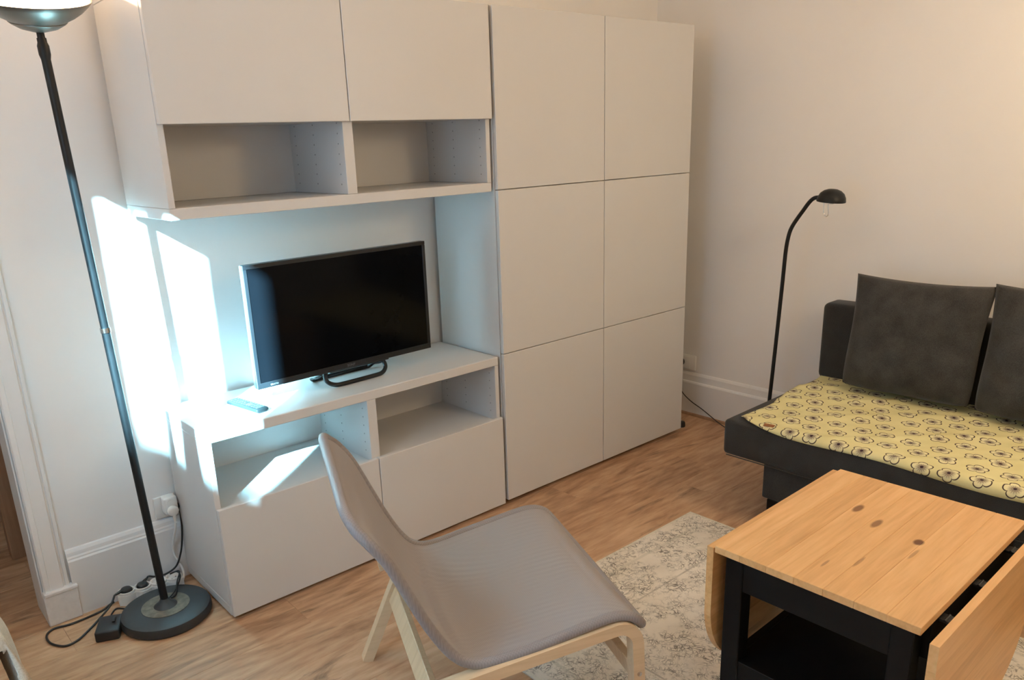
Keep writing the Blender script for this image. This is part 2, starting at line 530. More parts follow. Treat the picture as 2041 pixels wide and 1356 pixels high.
def mesh_of(name, bm, mat, smooth=None):
    bmesh.ops.recalc_face_normals(bm, faces=bm.faces[:])
    me = bpy.data.meshes.new(name)
    bm.to_mesh(me)
    bm.free()
    if mat is not None:
        me.materials.append(M[mat])
    if smooth is not None:
        me.shade_smooth()
        if smooth < 180:
            me.set_sharp_from_angle(angle=math.radians(smooth))
    return me

def obj(name, bm, mat, parent=None, smooth=None, loc=None):
    me = mesh_of(name, bm, mat, smooth)
    o = bpy.data.objects.new(name, me)
    C.objects.link(o)
    if parent:
        o.parent = parent
    if loc is not None:
        o.location = loc
    return o

def inst(name, me, parent=None, loc=(0, 0, 0), rot=(0, 0, 0)):
    o = bpy.data.objects.new(name, me)
    C.objects.link(o)
    if parent:
        o.parent = parent
    o.location = loc
    o.rotation_euler = rot
    return o

def tag(o, label, cat, group=None):
    o['label'] = label
    o['category'] = cat
    if group:
        o['group'] = group
    return o

def thing(name, label, cat, loc=(0, 0, 0), rotz=0.0, group=None):
    o = bpy.data.objects.new(name, None)
    C.objects.link(o)
    o.empty_display_size = 0.1
    o.location = loc
    o.rotation_euler = (0, 0, rotz)
    return tag(o, label, cat, group)

def struct(name, bm, mat, parent=None, smooth=None, label=None):
    o = obj(name, bm, mat, parent, smooth)
    if not parent:
        o['kind'] = 'structure'
    if label:
        o['label'] = label
    return o

# ---------------------------------------------------------------- the room
WB, WR, WF, HC = 0.425, 2.676, -3.60, 2.75
DX0, DX1, DZ = -1.27, -0.47, 2.06        # doorway in the back wall

b = new_bm(); box(b, WL - .15, WR + .12, WF - .12, 1.9, -.06, -.014)
floor = struct('floor', b, 'hall_wood', label='oak plank floor')
# planks along x
PW = 0.190
mesh_cache = {}
def plank(x0, x1, y0, y1):
    L, Wd = round(x1 - x0, 3), round(y1 - y0, 3)
    if L < .03 or Wd < .02:
        return
    key = (L, Wd)
    if key not in mesh_cache:
        bb = new_bm(); box(bb, -L / 2 + .0002, L / 2 - .0002, -Wd / 2 + .0002, Wd / 2 - .0002, -.012, 0, .0007, 1)
        mesh_cache[key] = mesh_of('plank', bb, 'oak')
    inst('plank', mesh_cache[key], floor, ((x0 + x1) / 2, (y0 + y1) / 2, 0))
rng = random.Random(3)
PL = 1.285
y = 0.387
r_i = 0
rows = []
while y > WF:
    rows.append((max(y - PW, WF), y, WL, WR)); y -= PW
y = 0.387
while y < 1.72:
    rows.append((y, min(y + PW, 1.72), WL, 0.30)); y += PW
for y0, y1, xa, xb in rows:
    s = xa - rng.choice((.12, .38, .62, .85, 1.05))
    while s < xb:
        plank(max(s, xa), min(s + PL, xb), y0, y1)
        s += PL

b = new_bm(); box(b, WL - .15, WR + .12, WF - .12, 1.9, HC, HC + .1)
struct('ceiling', b, 'ceiling')
b = new_bm()
box(b, DX1, WR + .12, WB, WB + .12, 0, HC)
box(b, WL - .15, DX0, WB, WB + .12, 0, HC)
box(b, DX0, DX1, WB, WB + .12, DZ, HC)
struct('wall_back', b, 'wall')
b = new_bm(); box(b, WR, WR + .12, WF - .12, WB, 0, HC)
struct('wall_right', b, 'wall')
b = new_bm(); box(b, WL - .15, WR, WF - .12, WF, 0, HC)
struct('wall_front', b, 'wall')
# window wall with its opening
OY0, OY1, OZ0, OZ1 = -1.46, -0.68, 0.42, 2.335
b = new_bm()
box(b, WL - .15, WL, WF, OY0, 0, HC)
box(b, WL - .15, WL, OY1, WB, 0, HC)
box(b, WL - .15, WL, OY0, OY1, 0, OZ0)
box(b, WL - .15, WL, OY0, OY1, OZ1, HC)
struct('wall_left', b, 'wall')
# hall behind the doorway
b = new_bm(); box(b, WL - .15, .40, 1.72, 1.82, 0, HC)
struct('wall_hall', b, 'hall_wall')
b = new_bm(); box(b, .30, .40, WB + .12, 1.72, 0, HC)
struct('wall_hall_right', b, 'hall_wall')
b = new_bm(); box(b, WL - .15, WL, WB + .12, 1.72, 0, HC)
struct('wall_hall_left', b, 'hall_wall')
b = new_bm(); box(b, WL, .30, 1.70, 1.72, 0, .14, .004)
struct('baseboard_hall', b, 'woodwork')
b = new_bm(); box(b, -.475, -.415, 1.0, 1.06, 0, 2.05, .004); box(b, -.46, -.40, 1.02, 1.06, .0, 2.05, .004)
struct('trim_3', b, 'hall_wood', label='brown wooden door post seen through the doorway')

# window
wb = new_bm()
FX0, FX1 = WL - .12, WL - .08
for a in ((FX0, FX1, -.769, OY1, OZ0, OZ1), (FX0, FX1, OY0, -1.415, OZ0, OZ1), (FX0, FX1, -1.415, -.769, 2.30, OZ1),
          (FX0, FX1, -1.415, -.769, OZ0, OZ0 + .07), (FX0, FX1, -1.176, -1.053, OZ0 + .07, 2.30)):
    box(wb, *a, .002, 1)
win = struct('window_1', wb, 'woodwork', label='white window frame with two casements')
for y0, y1, nm in ((-.920, -.902, 'glazing_bar'),):
    b = new_bm(); box(b, FX0 + .008, FX1 - .008, y0, y1, OZ0 + .07, 2.30, .002, 1); obj(nm, b, 'woodwork', win)
for y0, y1 in ((-1.415, -1.176), (-1.053, -.920), (-.902, -.769)):
    b = new_bm(); box(b, FX0 + .017, FX0 + .021, y0, y1, OZ0 + .07, 2.30); obj('pane', b, 'glass', win)
b = new_bm(); box(b, WL - .08, WL + .03, OY0 - .03, OY1 + .03, OZ0 - .02, OZ0 + .001, .004); obj('window_sill', b, 'woodwork', win)

# added unseen house, put here so that its eaves cut the low sun
NX, NY, NZ = -10.35, -6.0, -5.96
b = new_bm(); box(b, NX - 8, NX, NY - 14, NY + 14, NZ, NZ + 13.2)
NB = struct('wall_sun_blocker', b, 'render', label='added unseen grey house front that blocks the low sun')
b = new_bm(); prism(b, [(.30, 13.2), (.30, 13.50), (-3.5, 15.2), (-8.3, 13.4), (-8.3, 13.2)], 28.6, lambda x, z, t: Vector((NX + x, NY - 14.3 + t, NZ + z))); obj('roof', b, 'slate', NB)  # added roof, its eave softens the lower edge of the sun patch
wb2 = new_bm(); box(wb2, -.02, .03, -.5, .5, 0, 1.5)
wm = mesh_of('blocker_window', wb2, 'screen')
for i in range(9):
    for k in range(3):
        inst('blocker_window', wm, NB, (NX, NY - 12 + i * 3.0, NZ + 2.4 + k * 3.4))

# baseboards: stepped profile (depth from wall, height)
BP = [(0, .0), (.020, .0), (.020, .198), (.016, .204), (.016, .208), (.013, .214), (.011, .226), (.006, .236), (0, .238)]
b = new_bm(); prism(b, BP, WR - .02 - (-.385), lambda a, z, t: Vector((-.385 + t, WB - a, z)))
struct('baseboard_back', b, 'woodwork')
BP2 = [(0, .012), (.026, .012), (.026, .180), (.022, .187), (.014, .190), (.012, .222), (.006, .232), (0, .236)]
b = new_bm(); prism(b, BP2, WB - WF, lambda a, z, t: Vector((WR - a, WF + t, z)))
struct('baseboard_right', b, 'woodwork')
b = new_bm(); prism(b, [(0, 0), (.036, 0), (.034, .010), (.026, .014), (0, .014)], WB - WF, lambda a, z, t: Vector((WR - a, WF + t, z)))
struct('trim_2', b, 'hall_wood', label='thin oak strip under the right baseboard')
# door architrave with plinth block and lining
arch = new_bm()
AP = [(-.470, .0), (-.470, .018), (-.466, .023), (-.452, .023), (-.449, .018), (-.412, .018), (-.409, .009), (-.404, .009), (-.402, .013), (-.394, .013), (-.392, .010), (-.392, 0)]
prism(arch, AP, DZ - .0, lambda x, d, t: Vector((x, WB - d, .115 + t * (DZ - .115) / DZ)))
door_trim = struct('trim_1', arch, 'woodwork', label='white moulded door architrave beside the floor lamp')
b = new_bm(); box(b, -.476, -.374, WB - .030, WB, 0, .108, .004); box(b, -.474, -.372, WB - .034, WB, .108, .120, .003)
# chips along the bottom edge of the block
obj('plinth_block', b, 'chipped', door_trim)
b = new_bm(); box(b, DX1 - .006, DX1 + .0, WB - .006, WB + .14, 0, DZ, .003, 1); obj('door_lining', b, 'woodwork', door_trim)

# ---------------------------------------------------------------- storage wall
def panel(parent, name, x0, x1, y0, y1, z0, z1, bev=.0012, mat='laminate'):
    bb = new_bm(); box(bb, x0, x1, y0, y1, z0, z1, bev, 1)
    return obj(name, bb, mat, parent)

def peg_holes(parent, spots):
    """spots: (x, y, z, side) tiny drilled holes on an upright"""
    bb = new_bm()
    for x, y, z, sd in spots:
        t = new_bm()
        bmesh.ops.create_cone(t, cap_ends=True, segments=8, radius1=.0026, radius2=.0026, depth=.0008)
        join(bb, t, Matrix.Translation((x, y, z)) @ Matrix.Rotation(PI / 2, 4, 'Y'))
    o = obj('peg_holes', bb, 'hole', parent)
    o['kind'] = 'stuff'

XL = -0.0127
WC = thing('wall_cabinet', 'white wall cabinet with two flap doors above two open niches, over the television', 'cabinet', (XL, 0, 1.295))
Hc = 0.645
ZD = 1.5555 - 1.295
panel(WC, 'side_panel', 0, .019, .020, .402, .034, Hc - .034)
panel(WC, 'side_panel', 1.181, 1.200, .020, .402, .034, Hc - .034)
panel(WC, 'bottom_panel', 0, 1.200, .020, .402, 0, .0335, .002)
panel(WC, 'top_panel', 0, 1.200, .020, .402, Hc - .0335, Hc, .002)
panel(WC, 'partition', .5815, .6185, .020, .395, .034, Hc - .034)
panel(WC, 'back_panel', .019, 1.181, .384, .390, .034, Hc - .034)
panel(WC, 'shelf', .019, .5815, .030, .384, ZD + .004, ZD + .022)
panel(WC, 'shelf', .6185, 1.181, .030, .384, ZD + .004, ZD + .022)
panel(WC, 'door', .0015, .5985, .0, .0175, ZD, Hc - .0015, .0015)
panel(WC, 'door', .6015, 1.1985, .0, .0175, ZD, Hc - .0015, .0015)
hp = []
for xs in (.5811, 1.1806):
    for yy in (.055, .215, .345):
        for k in range(7):
            hp.append((xs, yy, .065 + k * .032, 1))
peg_holes(WC, hp)

TB = thing('tv_bench', 'low white media bench with two drop fronts below open niches, under the television', 'cabinet', (XL, 0, 0))
ZT = 0.650
panel(TB, 'side_panel', 0, .019, .020, .402, .045, ZT - .0345)
panel(TB, 'side_panel', 1.181, 1.200, .020, .402, .045, ZT - .0345)
panel(TB, 'top_panel', 0, 1.200, .019, .402, ZT - .0342, ZT, .002)
panel(TB, 'bottom_panel', 0, 1.200, .020, .402, .0114, .0447, .002)
panel(TB, 'partition', .5815, .6185, .020, .395, .045, ZT - .0345)
panel(TB, 'back_panel', .019, 1.181, .384, .390, .045, ZT - .0345)
panel(TB, 'shelf', .019, .5815, .022, .384, .367, .385)
panel(TB, 'shelf', .6185, 1.181, .022, .384, .367, .385)
panel(TB, 'door', .0015, .5985, .0, .0175, .0130, .3968, .0015)
panel(TB, 'door', .6015, 1.1985, .0, .0175, .0130, .3968, .0015)
hp = []
for xs in (.5811, 1.1806):
    for yy in (.055, .215, .345):
        for k in range(6):
            hp.append((xs, yy, .42 + k * .032, 1))
peg_holes(TB, hp)
fb = new_bm()
bmesh.ops.create_cone(fb, cap_ends=True, segments=16, radius1=.018, radius2=.015, depth=.0114)
foot = mesh_of('foot', fb, 'black_plastic')
for fx in (.05, .60, 1.15):
    for fy in (.06, .35):
        inst('foot', foot, TB, (fx, fy, .0057))

TC = thing('tall_cabinet', 'tall white cabinet with six flat doors in the room corner', 'cabinet', (1.200, 0, 0))
panel(TC, 'side_panel', 0, .019, .020, .402, .0205, 1.9205 - .015)
panel(TC, 'side_panel', 1.181, 1.200, .020, .402, .0205, 1.9055)
panel(TC, 'top_panel', 0, 1.200, .020, .402, 1.906, 1.940)
panel(TC, 'bottom_panel', .0195, 1.1805, .020, .402, .0205, .040)
panel(TC, 'partition', .5815, .6185, .020, .395, .0405, 1.9055)
panel(TC, 'back_panel', .019, 1.181, .384, .390, .0405, 1.9055)
for zz in (.66, 1.30):
    panel(TC, 'shelf', .0195, .581, .022, .384, zz - .010, zz + .010)
    panel(TC, 'shelf', .619, 1.1805, .022, .384, zz - .010, zz + .010)
for i in range(2):
    for k in range(3):
        panel(TC, 'door', .0015 + .6 * i, .5985 + .6 * i, .0, .0175, .0215 + .64 * k, .0185 + .64 * (k + 1), .0015)
fb = new_bm()
bmesh.ops.create_cone(fb, cap_ends=True, segments=16, radius1=.018, radius2=.015, depth=.0205)
foot2 = mesh_of('foot', fb, 'black_plastic')
for fx in (.05, .60, 1.15):
    for fy in (.06, .35):
        inst('foot', foot2, TC, (fx, fy, .01025))

# rubber stop on the floor beside the tall cabinet
ds = thing('door_stop', 'small black rubber stop on the floor beside the tall cabinet', 'door stop', (2.468, .045, 0))
b = new_bm(); lathe(b, [(0, 0), (.016, 0), (.018, .004), (.017, .022), (.013, .030), (0, .033)], 20); obj('stop_body', b, 'rubber', ds, 40)
b = new_bm(); lathe(b, [(0, .032), (.005, .032), (.005, .0345), (0, .035)], 12); obj('screw', b, 'chrome', ds, 40)

# ---------------------------------------------------------------- television
TV = thing('television', 'black flat television on a tube stand, on the white bench', 'television', (.2326, .149, .650), .0234)
TW, TH, TZ = .735, .418, .057
b = new_bm(); box(b, 0, TW, .004, .030, TZ, TZ + TH, .004, 2); box(b, .08, TW - .08, .030, .062, TZ + .04, TZ + .30, .012, 2)
obj('housing', b, 'tv_frame', TV, 30)
b = new_bm()
for a in ((0, TW, TZ, TZ + .020), (0, TW, TZ + TH - .014, TZ + TH), (0, .013, TZ + .020, TZ + TH - .014), (TW - .013, TW, TZ + .020, TZ + TH - .014)):
    box(b, a[0], a[1], .0, .006, a[2], a[3], .0012, 1)
obj('bezel', b, 'tv_frame', TV)
b = new_bm(); box(b, .0125, TW - .0125, .0022, .006, TZ + .0195, TZ + TH - .0135)
obj('screen', b, 'screen', TV)
def text_mesh(s, size):
    cu = bpy.data.curves.new('lettering', 'FONT')
    cu.body = s; cu.size = size; cu.extrude = .0002; cu.align_x = 'CENTER'
    cu.resolution_u = 2
    o = bpy.data.objects.new('t', cu); C.objects.link(o)
    dg = bpy.context.evaluated_depsgraph_get()
    me = bpy.data.meshes.new_from_object(o.evaluated_get(dg))
    bpy.data.objects.remove(o)
    me.materials.clear(); me.materials.append(M['print'])
    return me
inst('lettering', text_mesh('SONY', .013), TV, (TW / 2, -.0003, TZ + .0055), (PI / 2, 0, 0))
inst('lettering', text_mesh('BRAVIA', .009), TV, (.062, -.0003, TZ + .006), (PI / 2, 0, 0))
def loop_stand(x0, x1, ytop, yflo, r):
    s = 1 if yflo > ytop else -1
    pts = [(x0 + .05, ytop, TZ + .012), (x0 + .022, ytop, TZ + .004), (x0 + .004, ytop + s * .012, TZ - .018), (x0 + .004, yflo - s * .022, r + .016),
           (x0 + .018, yflo - s * .004, r + .001), (x0 + .045, yflo, r), (x1 - .045, yflo, r), (x1 - .018, yflo - s * .004, r + .001),
           (x1 - .004, yflo - s * .022, r + .016), (x1 - .004, ytop + s * .012, TZ - .018), (x1 - .022, ytop, TZ + .004), (x1 - .05, ytop, TZ + .012)]
    return catmull(pts, 5)
fl = [(.330, .030, TZ + .006), (.285, .026, TZ + .002), (.266, .018, TZ - .010), (.262, .006, TZ - .028), (.272, -.004, .017), (.294, -.010, .0092), (.325, -.012, .0082), (.40, -.012, .0082),
      (.455, -.010, .0082), (.490, -.006, .0090), (.512, .002, .018), (.521, .012, .034), (.514, .024, TZ - .004), (.494, .028, TZ + .004), (.45, .030, TZ + .006)]
b = new_bm(); tube(b, catmull(fl, 6), .0080, 12)
obj('stand_loop', b, 'black_metal', TV, 60)
b = new_bm(); tube(b, loop_stand(.250, .530, .034, .118, .0080), .0080, 10)
obj('stand_loop', b, 'black_metal', TV, 60)
b = new_bm(); box(b, .285, .54, .010, .034, TZ - .008, TZ + .002, .002, 1)
obj('stand_bracket', b, 'tv_frame', TV)

# remote control
ang = math.atan2(.165, -.025) - PI / 2
RC = thing('remote_control', 'grey remote control with rubber buttons lying on the white bench', 'remote control', (.193, .160, .6505), ang + .02)
b = new_bm(); box(b, -.024, .024, -.088, .088, .002, .018, .006, 3)
for v in b.verts:
    if v.co.z < .006: v.co.x *= .8
obj('remote_body', b, 'remote', RC, 50)
b = new_bm()
for j in range(11):
    for i in range(3):
        if j in (4, 5) and i == 1: continue
        box(b, -.0155 + i * .0125, -.0065 + i * .0125, -.078 + j * .0142, -.069 + j * .0142, .0176, .0198, .0008, 1)
o = obj('buttons', b, 'button', RC); o['kind'] = 'stuff'
b = new_bm(); lathe(b, [(0, .0175), (.011, .0175), (.011, .0195), (.0095, .0203), (0, .0203)], 20); obj('ring_button', b, 'button', RC, 40, (0, -.0145, 0))

# ---------------------------------------------------------------- torchiere
TL = thing('floor_lamp', 'tall black uplighter lamp with bronze bowl, switched on beside the wall cabinet', 'lamp', (-.165, .190, 0))
b = new_bm(); lathe(b, [(0, 0), (.136, 0), (.142, .006), (.143, .024), (.139, .034), (.128, .040), (.080, .041), (0, .041)], 56)
obj('base', b, 'lamp_grey', TL, 35)
b = new_bm(); lathe(b, [(0, .0412), (.076, .0412), (.076, .0425), (0, .0425)], 40); obj('base_plate', b, 'felt', TL, 30)
b = new_bm(); lathe(b, [(0, .0425), (.037, .0425), (.034, .045), (.018, .058), (.0135, .068), (0, .068)], 28); obj('pole_cone', b, 'lamp_grey', TL, 40)
lean = Vector((-.053, .0, 1.76))
def lp(t):
    return Vector((0, 0, .05)) + lean * t
b = new_bm(); tube(b, [lp(0), lp(.533)], .0125, 18); obj('pole', b, 'black_metal', TL, 40)
b = new_bm(); tube(b, [lp(.533), lp(.985)], .0118, 18); obj('pole', b, 'black_metal', TL, 40)
b = new_bm(); tube(b, [lp(.528), lp(.530), lp(.534), lp(.536)], .0148, 18); obj('pole_joint', b, 'chrome', TL, 40)
b = new_bm(); tube(b, [lp(.955), lp(.962), lp(.974), lp(.979)], .0152, 18, taper=lambda q: .78 + .22 * math.sin(PI * q)); obj('pole_socket', b, 'black_metal', TL, 50)
b = new_bm(); tube(b, [lp(.978), lp(1.002)], .0095, 14); obj('bowl_stem', b, 'black_metal', TL, 50)
BC = Vector((-.053, 0, 1.800))
prof_o = [(.0, .0), (.022, .001), (.048, .009), (.066, .020), (.071, .0245), (.071, .027), (.092, .038), (.112, .052), (.127, .066), (.134, .074), (.136, .079)]
prof_i = [(.132, .079), (.122, .068), (.105, .052), (.080, .037), (.05, .027), (.0, .024)]
tilt_dir = math.radians(-103)          # the bowl is swivelled down towards the room
BT = Matrix.Translation(BC) @ Matrix.Rotation(tilt_dir, 4, 'Z') @ Matrix.Rotation(math.radians(18.5), 4, 'Y')
b = new_bm(); lathe(b, prof_o + prof_i[:1], 64, BT); obj('bowl', b, 'bronze', TL, 30)
b = new_bm(); lathe(b, [(.1318, .0788)] + [(r_ - .0003, z_ + .0004) for r_, z_ in prof_i[1:-1]] + [(0, .0246), (0, .0236)] + [(r_ + .0, z_ - .0012) for r_, z_ in reversed(prof_i[1:-1])] + [(.1318, .0788)], 64, BT)
obj('reflector', b, 'enamel', TL, 40)
b = new_bm(); tube(b, [BT @ Vector((0, -.055, .046)), BT @ Vector((0, .055, .046))], .006, 12); obj('bulb', b, 'glass_frost', TL, 60)
ld = bpy.data.lights.new('uplight', 'POINT')
ld.energy = LAMP_WATTS
ld.color = (1.0, 0.64, 0.33)
ld.shadow_soft_size = .012
lo = bpy.data.objects.new('uplight', ld); C.objects.link(lo); lo.parent = TL
lo.location = BT @ Vector((0, 0, .062))

# ---------------------------------------------------------------- added fill lamp over the seating, unseen, gives the warm light
GL = thing('fill_lamp', 'added paper globe fill lamp hanging unseen over the sitting corner', 'lamp', (1.78, -2.25, HC))
b = new_bm(); lathe(b, [(0, -.002), (.05, -.002), (.05, -.02), (.03, -.03), (0, -.03)], 28); obj('ceiling_rose', b, 'plastic', GL, 40)
b = new_bm(); tube(b, [(0, 0, -.03), (0, 0, -.67)], .003, 8); obj('lamp_cord', b, 'plastic', GL, 40)
b = new_bm(); lathe(b, [(.19 * math.sin(PI * k / 24), -.86 + .19 * math.cos(PI * k / 24)) for k in range(25)], 40); obj('fill_globe', b, 'globe', GL, 180)

# ---------------------------------------------------------------- cables, strip, adapter, sockets
def cable(name, pts, r, mat, label, n=8):
    bb = new_bm(); tube(bb, catmull(pts, n), r, 8)
    return tag(obj(name, bb, mat, None, 60), label, 'cable')

# power strip of four scalloped sockets
PS = thing('power_strip', 'white four-socket power strip on the floor behind the lamp base', 'power strip', (-.158, .362, 0), -.13)
def lobes(n, pitch, r, neck):
    pts = []
    for side in (1, -1):
        rngk = range(n) if side == 1 else range(n - 1, -1, -1)
        for k in rngk:
            cx0 = (k - (n - 1) / 2) * pitch
            for j in range(13):
                a = PI - PI * j / 12 if side == 1 else -PI * j / 12
                px_, py_ = cx0 + r * math.cos(a), r * math.sin(a)
                if side == 1: py_ = max(py_, neck)
                else: py_ = min(py_, -neck)
                lo_, hi_ = cx0 - pitch / 2, cx0 + pitch / 2
                if k > 0: px_ = max(px_, lo_)
                if k < n - 1: px_ = min(px_, hi_)
                if not pts or (abs(pts[-1][0] - px_) + abs(pts[-1][1] - py_)) > 1e-5:
                    pts.append((px_, py_))
    return pts
b = new_bm(); prism(b, lobes(4, .052, .029, .017), .036, lambda a, c, t: Vector((a, c, .002 + t)))
obj('strip_body', b, 'plastic', PS, 40)
for k in range(4):
    cx0 = (k - 1.5) * .052
    b = new_bm(); lathe(b, [(.0270, .038), (.0275, .0475), (.0255, .0485), (.0225, .047), (.0205, .0390), (0, .0390)], 28)
    sk = obj('socket', b, 'plastic', PS, 40, (cx0, 0, 0))
    b = new_bm()
    for s in (-1, 1):
        t = new_bm(); bmesh.ops.create_cone(t, cap_ends=True, segments=10, radius1=.0028, radius2=.0028, depth=.001)
        join(b, t, Matrix.Translation((s * .0075, s * .006, .0389)))
    obj('socket_holes', b, 'black_plastic', sk)
def schuko(name, label, loc, rot, mat):
    t = thing(name, label, 'plug', loc)
    t.rotation_euler = rot
    b = new_bm(); lathe(b, [(0, 0), (.0185, 0), (.019, .004), (.0185, .011), (.016, .015), (.010, .017), (0, .0175)], 24)
    obj('plug_body', b, mat, t, 40)
    b = new_bm(); tube(b, [(0, 0, .010), (.018, 0, .012), (.030, 0, .011), (.040, 0, .010)], .0058, 10, taper=lambda q: 1.25 - .6 * q)
    obj('strain_relief', b, mat, t, 40)
    return t
import math as _m
c0 = Vector((math.cos(-.13), math.sin(-.13), 0))
p1 = Vector((-.158, .362, .0395)) + c0 * (-1.5 * .052)
p2 = Vector((-.158, .362, .0395)) + c0 * (-.5 * .052)
schuko('power_plug', 'black plug in the end socket of the power strip', p1, (0, 0, PI + .25), 'black_plastic')
schuko('power_plug', 'black plug in the second socket of the power strip', p2, (0, 0, .9), 'black_plastic')
cable('power_cable', [p1 + Vector((-.040, -.010, .010)), (-.300, .338, .030), (-.345, .318, .008), (-.388, .280, .0045), (-.430, .246, .0045), (-.468, .243, .0045), (-.497, .290, .0045),
      (-.497, .345, .0045), (-.470, .372, .0045), (-.420, .362, .0045), (-.350, .366, .0045), (-.315, .375, .0045), (-.292, .392, .0045), (-.275, .400, .0045)], .0036, 'rubber',
      'black power cable looping over the floor beside the doorway')
# wall socket with stacked plugs
WO = thing('wall_socket', 'white wall socket above the baseboard between lamp pole and bench', 'socket', (-.050, WB, .285))
b = new_bm(); box(b, -.037, .037, -.010, 0, -.040, .040, .003, 2); obj('socket_frame', b, 'plastic', WO, 40)
b = new_bm(); lathe(b, [(0, 0), (.024, 0), (.025, .003), (.022, .004), (0, .004)], 26, Matrix.Translation((-.002, -.010, 0)) @ Matrix.Rotation(PI / 2, 4, 'X')); obj('socket_insert', b, 'plastic', WO, 40)
AD = thing('plug_adapter', 'white two-way plug adapter in the wall socket by the bench', 'adapter', (-.040, WB - .0142, .293))
b = new_bm(); box(b, -.026, .020, -.045, 0, -.024, .040, .008, 3); obj('adapter_body', b, 'plastic', AD, 50)
b = new_bm(); lathe(b, [(0, 0), (.014, 0), (.014, .002), (0, .002)], 20, Matrix.Translation((-.003, -.045, .018)) @ Matrix.Rotation(PI / 2, 4, 'X')); obj('adapter_face', b, 'plastic', AD, 40)
pw = schuko('power_plug', 'round white plug pushed into the adapter at the wall', (-.043, WB - .0610, .285), (PI / 2, PI / 2, 0), 'plastic')
pb = schuko('power_plug', 'black plug on the bench side of the wall adapter', (-.0195, WB - .036, .286), (0, PI / 2, PI * 0), 'black_plastic')
pb.scale = (.55, .55, .55)
cable('power_cable', [(-.043, .348, .245), (-.046, .352, .222), (-.049, .375, .185), (-.056, .390, .140), (-.055, .392, .105), (-.046, .388, .075), (-.038, .384, .050), (-.040, .370, .025), (-.052, .352, .018)], .0046, 'plastic',
      'white cable hanging from the wall plug to the power strip')
cable('lamp_cable', [(-.012, .389, .268), (-.0135, .385, .235), (-.016, .382, .205), (-.022, .382, .160), (-.034, .382, .110), (-.058, .380, .065), (-.095, .384, .047), (-.130, .392, .047), (-.150, .396, .055), p2 + Vector((.025, .031, .010))], .0033, 'rubber',
      'black cable arching from the wall down to the power strip')
cable('lamp_cable', [(-.150, .204, .052), (-.120, .235, .050), (-.085, .285, .052), (-.068, .318, .060), (-.070, .345, .062), (-.090, .352, .058), (-.075, .340, .066), (-.066, .325, .068), (-.092, .280, .058), (-.118, .220, .050), (-.140, .200, .052)], .0028, 'rubber',
      'thin black cable bundled over the lamp base')
# foot switch / adapter box on the floor
FB = thing('foot_dimmer', 'black foot dimmer box on the floor left of the lamp base', 'dimmer', (-.336, .224, 0), -.43)
b = new_bm(); box(b, -.036, .036, -.050, .050, .0, .036, .006, 3); obj('dimmer_body', b, 'black_plastic', FB, 50)
b = new_bm(); box(b, .010, .020, -.002, .026, .036, .041, .002, 2); obj('slider', b, 'rubber', FB, 50)
b = new_bm(); tube(b, [(-.005, .048, .018), (-.005, .062, .016)], .006, 10); obj('strain_relief', b, 'rubber', FB, 50)
cable('lamp_cable', [(-.314, .284, .016), (-.308, .300, .012), (-.306, .312, .006), (-.302, .330, .0035), (-.280, .352, .0035), (-.255, .330, .0035), (-.215, .326, .0035), (-.20, .332, .0035)], .0028, 'rubber',
      'thin black cable from the foot dimmer towards the lamp base')

# socket on the right wall
RO = thing('wall_socket', 'white double wall socket beside the tall cabinet, low on the right wall', 'socket', (WR, .170, .290))
b = new_bm(); box(b, -.014, 0, -.058, .095, -.040, .040, .003, 2); obj('socket_frame', b, 'plastic', RO, 40)
b = new_bm(); box(b, -.018, -.013, -.026, .055, -.034, .034, .003, 2); obj('socket_insert', b, 'plastic', RO, 40)
RP = thing('power_plug', 'black plug in the socket half hidden by the tall cabinet', 'plug', (WR - .0182, .026 + .170, .290))
b = new_bm(); lathe(b, [(0, 0), (.020, 0), (.020, .012), (.015, .026), (0, .030)], 24, Matrix.Rotation(-PI / 2, 4, 'Y')); obj('plug_body', b, 'black_plastic', RP, 40)
b = new_bm(); tube(b, [(-.020, 0, -.005), (-.022, 0, -.030), (-.020, 0, -.045)], .005, 8); obj('strain_relief', b, 'black_plastic', RP, 40)
cable('lamp_cable', [(2.652, .194, .235), (2.640, .190, .180), (2.636, .170, .126), (2.638, .115, .085), (2.640, .045, .055), (2.634, -.020, .028), (2.622, -.075, .010), (2.590, -.150, .004), (2.54, -.25, .003), (2.50, -.33, .006)], .0026, 'rubber',
      'thin black cable drooping along the right baseboard to the reading lamp')

# ---------------------------------------------------------------- reading lamp
RL = thing('reading_lamp', 'slim black reading lamp with half-dome shade, standing behind the sofa end', 'lamp', (2.45, -.442, 0))
def rl(y, z):
    return Vector((0, y + .442, z))
b = new_bm(); lathe(b, [(0, 0), (.110, 0), (.114, .005), (.110, .016), (.020, .020), (.012, .030), (0, .030)], 40); obj('base', b, 'black_metal', RL, 35)
b = new_bm(); tube(b, [rl(-.442, .02)] + catmull([rl(-.455, .296), rl(-.467, .560), rl(-.478, .831), rl(-.483, .965), rl(-.492, 1.034), rl(-.505, 1.072), rl(-.528, 1.110), rl(-.550, 1.142), rl(-.572, 1.174), rl(-.590, 1.192), rl(-.608, 1.198), rl(-.640, 1.198)], 5), .0085, 12)
obj('pole', b, 'black_metal', RL, 60)
sh = Matrix.Translation(rl(-.669, 1.184)) @ Matrix.Rotation(math.radians(5), 4, 'X')
b = new_bm(); lathe(b, [(.057, -.002), (.0575, .002), (.055, .016), (.047, .032), (.034, .043), (.018, .049), (0, .0505), (0, .047), (.032, .040), (.045, .029), (.053, .014), (.0555, .0), (.057, -.002)], 40, sh)
obj('shade', b, 'black_metal', RL, 40)
